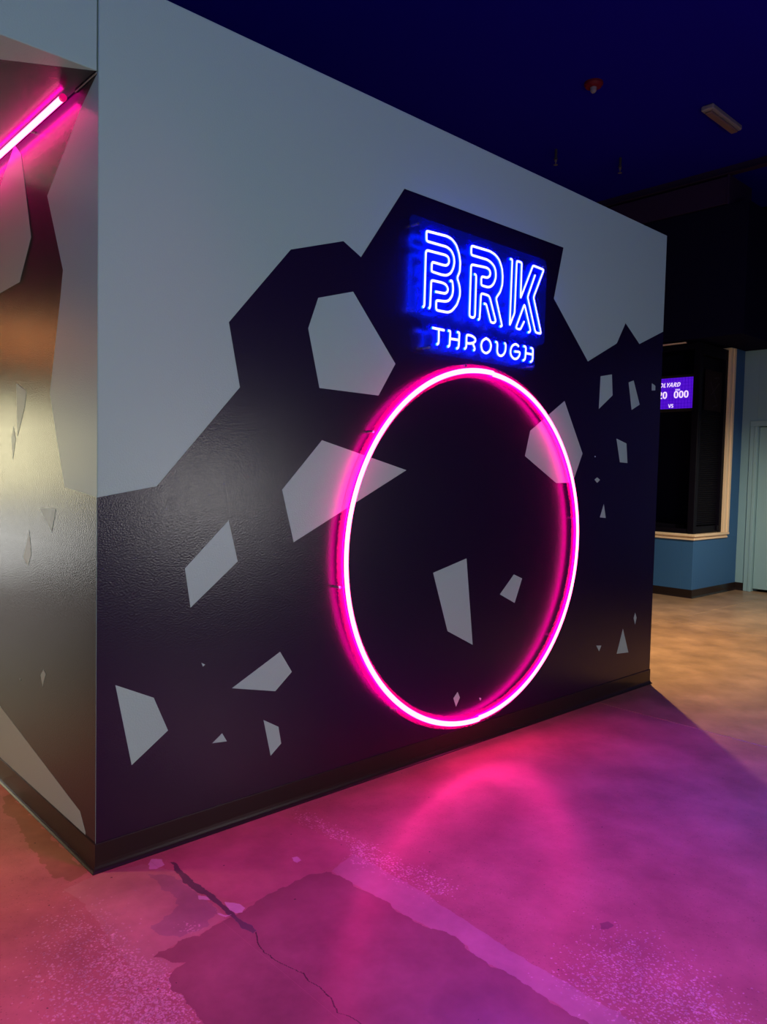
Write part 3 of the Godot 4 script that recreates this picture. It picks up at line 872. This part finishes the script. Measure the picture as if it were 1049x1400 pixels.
func make_strip() -> void:
	var o := thing("neon_strip", "straight pink neon tube in the corner of the passage ceiling", "neon tube", Vector3(-0.036, SOFFIT - 0.0255, -0.213))
	var out := Vector3(-1, -1, 0).normalized()
	var r := 0.0115
	var path := PackedVector3Array([Vector3(0, 0, -0.012), Vector3(0, 0, -4.6)])
	var st := begin()
	sweep(st, path, out, arc(r, 66, 105, 4), false, false)
	sweep(st, path, out, arc(r, -105, -66, 4), false, false)
	part("tube", st, mats.pink_side, o)
	st = begin()
	sweep(st, path, out, arc(r, -66, 66, 8), false, true)
	part("tube_lens", st, mats.pink_core, o)
	st = begin()
	sweep(st, path, out, arc(r, 105, 255, 8), false, true)
	part("tube_back", st, mats.pink_halo, o)
	st = begin()
	lathe(st, PackedVector2Array([Vector2(0, 0), Vector2(0.0105, 0), Vector2(0.0125, 0.002), Vector2(0.0125, 0.014)]), Vector3.ZERO, Vector3.FORWARD, 16)
	part("end_cap", st, mats.pink_side, o)
	for k in 5:
		st = begin()
		var z := -0.4 - k * 0.95
		box(st, Vector3(0.009, 0.004, z), Vector3(0.0353, 0.012, z + 0.012), 0.001)
		part("clip", st, mats.spacer_metal, o)
	st = begin()
	sweep(st, PackedVector3Array([Vector3(0.0325, 0.0215, 0.205), Vector3(0.0325, 0.0215, 0.02)]), Vector3.UP, arc(0.0025, 0, 360, 8))
	part("power_cord", st, mats.cord_grey, o)
	for k in 5:
		strip_light(o, "strip_light", out * (r + 0.003) + Vector3(0, 0, -0.47 - k * 0.92), out, Vector3(0, 0, 1), Vector2(0.9, 0.014), Color(1.0, 0.03, 0.50), STRIP_LIGHT)

const STRIP_LIGHT := 0.15


# ---------------------------------------------------------------- ceiling things
func make_ceiling_things() -> void:
	var f := thing("ceiling_light", "small unlit white batten light on the dark ceiling", "light fixture", Vector3(6.67, CEILING, -0.91))
	boxed("housing", Vector3(-0.335, -0.055, -0.062), Vector3(0.335, 0.0, 0.062), mats.fixture_white, f, 0.012)
	boxed("diffuser", Vector3(-0.30, -0.078, -0.035), Vector3(0.30, -0.055, 0.035), mats.fixture_lens, f, 0.01)
	var a := thing("alarm_strobe", "small red round alarm with a white lens on the ceiling", "alarm", Vector3(5.22, CEILING, -1.463))
	var st := begin()
	lathe(st, PackedVector2Array([Vector2(0.085, 0), Vector2(0.085, 0.02), Vector2(0.07, 0.04), Vector2(0.03, 0.045), Vector2(0, 0.045)]), Vector3.ZERO, Vector3.DOWN, 28)
	part("base", st, mats.alarm_red, a)
	st = begin()
	lathe(st, PackedVector2Array([Vector2(0.03, 0.045), Vector2(0.028, 0.075), Vector2(0.015, 0.09), Vector2(0, 0.092)]), Vector3.ZERO, Vector3.DOWN, 20)
	part("lens", st, mats.fixture_white, a)
	for s in [[Vector3(6.198, CEILING, -2.543), "small brass sprinkler head just above the mural wall's top edge"], [Vector3(6.886, CEILING, -2.152), "brass sprinkler head beside the pipe near the dark duct"]]:
		var h := thing("sprinkler_head", s[1], "sprinkler", s[0], "ceiling sprinklers")
		st = begin()
		lathe(st, PackedVector2Array([Vector2(0.014, 0), Vector2(0.014, 0.09), Vector2(0.02, 0.095), Vector2(0.02, 0.115), Vector2(0, 0.115)]), Vector3.ZERO, Vector3.DOWN, 14)
		part("drop_pipe", st, mats.steel_pipe, h)
		st = begin()
		lathe(st, PackedVector2Array([Vector2(0.012, 0.115), Vector2(0.012, 0.135), Vector2(0.006, 0.14), Vector2(0.006, 0.165), Vector2(0.024, 0.168), Vector2(0.024, 0.171), Vector2(0, 0.172)]), Vector3.ZERO, Vector3.DOWN, 14)
		part("deflector", st, mats.brass, h)
	var d := thing("air_duct", "dark rectangular air duct above the bulkhead", "duct", Vector3(7.909, 4.602, -1.344))
	boxed("duct_body", Vector3(0, 0.012, -7.4), Vector3(0.6, 0.32, 0), mats.duct_metal, d, 0.004)
	for k in 4:
		boxed("flange", Vector3(-0.012, 0.0, -0.03 - k * 1.6), Vector3(0.612, 0.332, -0.002 - k * 1.6), mats.duct_metal, d, 0.002)
	var b := thing("ceiling_beam", "dark steel beam crossing the ceiling above the duct", "beam", Vector3(7.95, CEILING, 0))
	boxed("lower_flange", Vector3(-0.05, -0.10, -8.9), Vector3(0.05, -0.09, 4.35), mats.duct_metal, b, 0.001)
	boxed("web", Vector3(-0.004, -0.09, -8.9), Vector3(0.004, 0.0, 4.35), mats.duct_metal, b, 0.001)

# ---------------------------------------------------------------- the lamps and windows out of frame
func pane_light(parent: Node3D, called: String, at: Vector3, towards: Vector3, along: Vector3, size: Vector2, c: Color, energy: float) -> void:
	strip_light(parent, called, at, towards, along, size, c, energy)

func make_light_sources() -> void:
	# glazed street door at the end of the passage
	var w := structure("door_2", "glazed street door at the end of the passage")
	boxed("stile", Vector3(-2.62, 0, -7.0), Vector3(-2.52, 2.25, -6.94), mats.black_metal, w)
	boxed("stile", Vector3(-1.28, 0, -7.0), Vector3(-1.18, 2.25, -6.94), mats.black_metal, w)
	boxed("head_rail", Vector3(-2.52, 2.15, -7.0), Vector3(-1.28, 2.25, -6.94), mats.black_metal, w)
	boxed("lock_rail", Vector3(-2.52, 0.95, -7.0), Vector3(-1.28, 1.05, -6.94), mats.black_metal, w)
	boxed("kick_rail", Vector3(-2.52, 0.0, -7.0), Vector3(-1.28, 0.12, -6.94), mats.black_metal, w)
	boxed("window_pane", Vector3(-2.52, 1.05, -6.99), Vector3(-1.28, 2.15, -6.97), mats.door_daylight, w, 0.001)
	boxed("window_pane", Vector3(-2.52, 0.12, -6.99), Vector3(-1.28, 0.95, -6.97), mats.door_daylight_low, w, 0.001)
	pane_light(w, "door_light", Vector3(-1.9, 1.6, -6.96), Vector3.BACK, Vector3.RIGHT, Vector2(1.2, 1.06), Color(1.0, 0.95, 0.75), DOOR_LIGHT)
	# shop window behind the camera, mirrored softly in the mural
	w = structure("window_2", "shop window behind the camera")
	var lo := Vector2(2.42, 0.92)
	var hi := Vector2(3.22, 1.34)
	boxed("frame", Vector3(lo.x - 0.08, lo.y - 0.08, 4.36), Vector3(hi.x + 0.08, lo.y, 4.4), mats.black_metal, w)
	boxed("frame", Vector3(lo.x - 0.08, hi.y, 4.36), Vector3(hi.x + 0.08, hi.y + 0.08, 4.4), mats.black_metal, w)
	boxed("frame", Vector3(lo.x - 0.08, lo.y, 4.36), Vector3(lo.x, hi.y, 4.4), mats.black_metal, w)
	boxed("frame", Vector3(hi.x, lo.y, 4.36), Vector3(hi.x + 0.08, hi.y, 4.4), mats.black_metal, w)
	boxed("window_pane", Vector3(lo.x, lo.y, 4.38), Vector3(hi.x, hi.y, 4.395), mats.window_daylight, w, 0.001)
	pane_light(w, "window_light", Vector3((lo.x + hi.x) / 2.0, (lo.y + hi.y) / 2.0, 4.375), Vector3.FORWARD, Vector3.RIGHT, hi - lo - Vector2(0.02, 0.02), Color(1.0, 0.985, 0.965), WINDOW_LIGHT)
	# wide shop window to the left of the camera
	w = structure("window_3", "wide low shop window behind the camera")
	boxed("frame", Vector3(-2.7, 0.1, 4.35), Vector3(-0.5, 0.2, 4.4), mats.black_metal, w)
	boxed("frame", Vector3(-2.7, 1.5, 4.35), Vector3(-0.5, 1.6, 4.4), mats.black_metal, w)
	boxed("frame", Vector3(-2.7, 0.2, 4.35), Vector3(-2.6, 1.5, 4.4), mats.black_metal, w)
	boxed("frame", Vector3(-0.6, 0.2, 4.35), Vector3(-0.5, 1.5, 4.4), mats.black_metal, w)
	boxed("window_pane", Vector3(-2.6, 0.2, 4.37), Vector3(-0.6, 1.5, 4.395), mats.window_daylight, w, 0.001)
	pane_light(w, "window_light", Vector3(-1.6, 0.85, 4.36), Vector3.FORWARD, Vector3.RIGHT, Vector2(1.98, 1.28), Color(0.92, 1.0, 0.91), SIDE_LIGHT)
	# blue light band high on the hall's left wall
	var band := thing("led_panel", "long blue light panel high on the hall wall behind the camera", "lamp", Vector3(-3.399, 3.6, 2.2))
	boxed("housing", Vector3(0, -0.35, -2.0), Vector3(0.06, 0.35, 2.0), mats.black_metal, band, 0.005)
	boxed("lamp_diffuser", Vector3(0.06, -0.3, -1.9), Vector3(0.075, 0.3, 1.9), mats.led_blue, band, 0.002)
	pane_light(band, "panel_light", Vector3(0.085, 0, 0), Vector3.RIGHT, Vector3.BACK, Vector2(3.7, 0.58), Color(0.0, 0.12, 1.0), BLUE_LIGHT)
	# orange ceiling lamp in the passage
	var l := thing("passage_lamp", "round orange ceiling lamp in the passage", "lamp", Vector3(-1.55, SOFFIT, -4.9))
	var st := begin()
	lathe(st, PackedVector2Array([Vector2(0.19, 0), Vector2(0.19, 0.02), Vector2(0.17, 0.025)]), Vector3.ZERO, Vector3.DOWN, 32)
	part("rim", st, mats.spacer_metal, l)
	st = begin()
	lathe(st, PackedVector2Array([Vector2(0.17, 0.02), Vector2(0.14, 0.05), Vector2(0.08, 0.065), Vector2(0, 0.07)]), Vector3.ZERO, Vector3.DOWN, 32)
	part("lamp_bowl", st, mats.lamp_orange, l)
	var bowl := OmniLight3D.new()
	bowl.name = "bowl_light"
	bowl.light_color = Color(1.0, 0.60, 0.34)
	bowl.light_energy = ORANGE_LIGHT
	bowl.light_size = 0.15
	bowl.omni_range = 30.0
	bowl.omni_attenuation = 2.0
	bowl.shadow_enabled = true
	bowl.position = Vector3(0, -0.2, 0)
	l.add_child(bowl, true)
	# warm downlight in the passage, to the left of the frame
	l = thing("downlight", "warm round downlight in the passage ceiling", "lamp", Vector3(-1.0, SOFFIT, -0.8))
	st = begin()
	lathe(st, PackedVector2Array([Vector2(0.10, 0), Vector2(0.10, 0.008), Vector2(0.08, 0.012)]), Vector3.ZERO, Vector3.DOWN, 32)
	part("rim", st, mats.spacer_metal, l)
	st = begin()
	lathe(st, PackedVector2Array([Vector2(0.08, 0.01), Vector2(0.05, 0.013), Vector2(0, 0.014)]), Vector3.ZERO, Vector3.DOWN, 32)
	part("lamp_lens", st, mats.lamp_warm, l)
	var down := SpotLight3D.new()
	down.name = "down_light"
	down.light_color = Color(1.0, 0.70, 0.50)
	down.light_energy = DOWN_LIGHT
	down.light_size = 0.07
	down.spot_angle = 40.0
	down.spot_range = 30.0
	down.spot_attenuation = 2.0
	down.shadow_enabled = true
	down.position = Vector3(0, -0.03, 0)
	down.rotation = Vector3(-PI / 2, 0, 0)
	l.add_child(down, true)
	# pink spotlights in the ceiling close above the mural, turned a little outwards
	for k in 2:
		l = thing("ceiling_spotlight", ["pink ceiling spotlight above the passage corner", "pink ceiling spotlight above the neon lettering"][k], "lamp", Vector3([0.2, 2.1][k], CEILING, 0.45), "pink ceiling spotlights")
		var way := Vector3(0.0, -5.0, 1.0).normalized()
		st = begin()
		lathe(st, PackedVector2Array([Vector2(0.05, 0), Vector2(0.05, 0.02), Vector2(0.012, 0.025), Vector2(0.012, 0.06)]), Vector3.ZERO, Vector3.DOWN, 24)
		lathe(st, PackedVector2Array([Vector2(0, 0.04), Vector2(0.045, 0.05), Vector2(0.055, 0.19), Vector2(0.048, 0.19), Vector2(0.045, 0.17)]), Vector3.ZERO, way, 24)
		part("can", st, mats.black_metal, l)
		st = begin()
		lathe(st, PackedVector2Array([Vector2(0.045, 0.17), Vector2(0.025, 0.176), Vector2(0, 0.178)]), Vector3.ZERO, way, 24)
		part("lamp_lens", st, mats.lamp_pink, l)
		var ps := SpotLight3D.new()
		ps.name = "spot_light"
		ps.light_color = Color(1.0, 0.12, 0.70)
		ps.light_energy = PINK_SPOTS[k]
		ps.light_size = 0.045
		ps.spot_angle = 25.0
		ps.spot_range = 30.0
		ps.spot_attenuation = 2.0
		ps.shadow_enabled = true
		ps.transform = Transform3D(Basis.looking_at(way, Vector3.RIGHT), way * 0.2)
		l.add_child(ps, true)
	# warm lamp on an arm behind the mural wall
	l = thing("arm_lamp", "warm lamp on a long arm behind the mural wall", "lamp", Vector3(WALL_LENGTH, 2.95, -0.9))
	boxed("wall_plate", Vector3(0.0005, -0.08, -0.06), Vector3(0.02, 0.08, 0.06), mats.black_metal, l, 0.003)
	boxed("arm", Vector3(0.02, -0.012, -0.012), Vector3(0.89, 0.012, 0.012), mats.black_metal, l, 0.003)
	st = begin()
	lathe(st, PackedVector2Array([Vector2(0, -0.03), Vector2(0.05, -0.025), Vector2(0.06, 0.0), Vector2(0.065, 0.14), Vector2(0.055, 0.14), Vector2(0.05, 0.12)]), Vector3(0.89, 0, 0), Vector3.DOWN, 24)
	part("can", st, mats.black_metal, l)
	st = begin()
	lathe(st, PackedVector2Array([Vector2(0.05, 0.12), Vector2(0.03, 0.128), Vector2(0, 0.13)]), Vector3(0.89, 0, 0), Vector3.DOWN, 24)
	part("lamp_lens", st, mats.lamp_warm, l)
	var s := SpotLight3D.new()
	s.name = "spot_light"
	s.light_color = Color(1.0, 0.84, 0.62)
	s.light_energy = SPOT_LIGHT
	s.light_size = 0.025
	s.spot_angle = 56.0
	s.spot_angle_attenuation = 1.0
	s.spot_range = 30.0
	s.spot_attenuation = 2.0
	s.shadow_enabled = true
	s.position = Vector3(0.89, -0.145, 0)
	s.rotation = Vector3(-PI / 2, -PI / 2, 0)
	l.add_child(s, true)
	# spotlight aimed at the teal door, out of frame to the right
	l = thing("door_spotlight", "track spotlight aimed at the teal door", "lamp", Vector3(6.6, 2.6, 0.5))
	var aim := (Vector3(8.2, 0.0, -1.0) - l.position).normalized()
	st = begin()
	lathe(st, PackedVector2Array([Vector2(0, -0.18), Vector2(0.05, -0.17), Vector2(0.06, -0.02), Vector2(0.05, -0.02)]), Vector3.ZERO, aim, 24)
	part("can", st, mats.black_metal, l)
	st = begin()
	lathe(st, PackedVector2Array([Vector2(0.05, -0.02), Vector2(0.03, -0.012), Vector2(0, -0.01)]), Vector3.ZERO, aim, 24)
	part("lamp_lens", st, mats.lamp_warm, l)
	st = begin()
	lathe(st, PackedVector2Array([Vector2(0.01, 0.05), Vector2(0.01, CEILING - 2.6)]), Vector3.ZERO, Vector3.UP, 12)
	part("stem", st, mats.black_metal, l)
	s = SpotLight3D.new()
	s.name = "spot_light"
	s.light_color = Color(1.0, 0.95, 0.84)
	s.light_energy = DOOR_SPOT
	s.light_size = 0.04
	s.spot_angle = 45.0
	s.spot_angle_attenuation = 1.0
	s.spot_range = 30.0
	s.spot_attenuation = 2.0
	s.shadow_enabled = true
	s.transform = Transform3D(Basis.looking_at(aim, Vector3.UP), Vector3.ZERO)
	l.add_child(s, true)

const DOOR_LIGHT := 1.8
const WINDOW_LIGHT := 2.4
const BLUE_LIGHT := 0.4
const SIDE_LIGHT := 6.3
const DOOR_SPOT := 8.5
const ORANGE_LIGHT := 0.32
const DOWN_LIGHT := 6.5
const PINK_SPOTS := [20.0, 2.5]
const SPOT_LIGHT := 19.0


func _ready() -> void:
	var cam := Camera3D.new()
	cam.name = "camera"
	cam.fov = 67.37
	cam.near = 0.05
	cam.far = 100.0
	cam.position = Vector3(-1.0720, 1.4238, 2.5950)
	cam.rotation = Vector3(-0.050898, -0.749365, 0.022931)
	add_child(cam)
	cam.current = true
	var env := Environment.new()
	env.background_mode = Environment.BG_COLOR
	env.background_color = Color.BLACK
	env.tonemap_mode = Environment.TONE_MAPPER_LINEAR
	env.tonemap_exposure = 1.0
	env.sdfgi_enabled = true
	env.ssao_enabled = true
	env.ssil_enabled = true
	var we := WorldEnvironment.new()
	we.name = "world_environment"
	we.environment = env
	add_child(we)
	rng.seed = 7
	make_materials()
	make_light_sources()
	make_floor()
	make_walls()
	make_far_room()
	make_ring()
	make_letters()
	make_strip()
	make_ceiling_things()
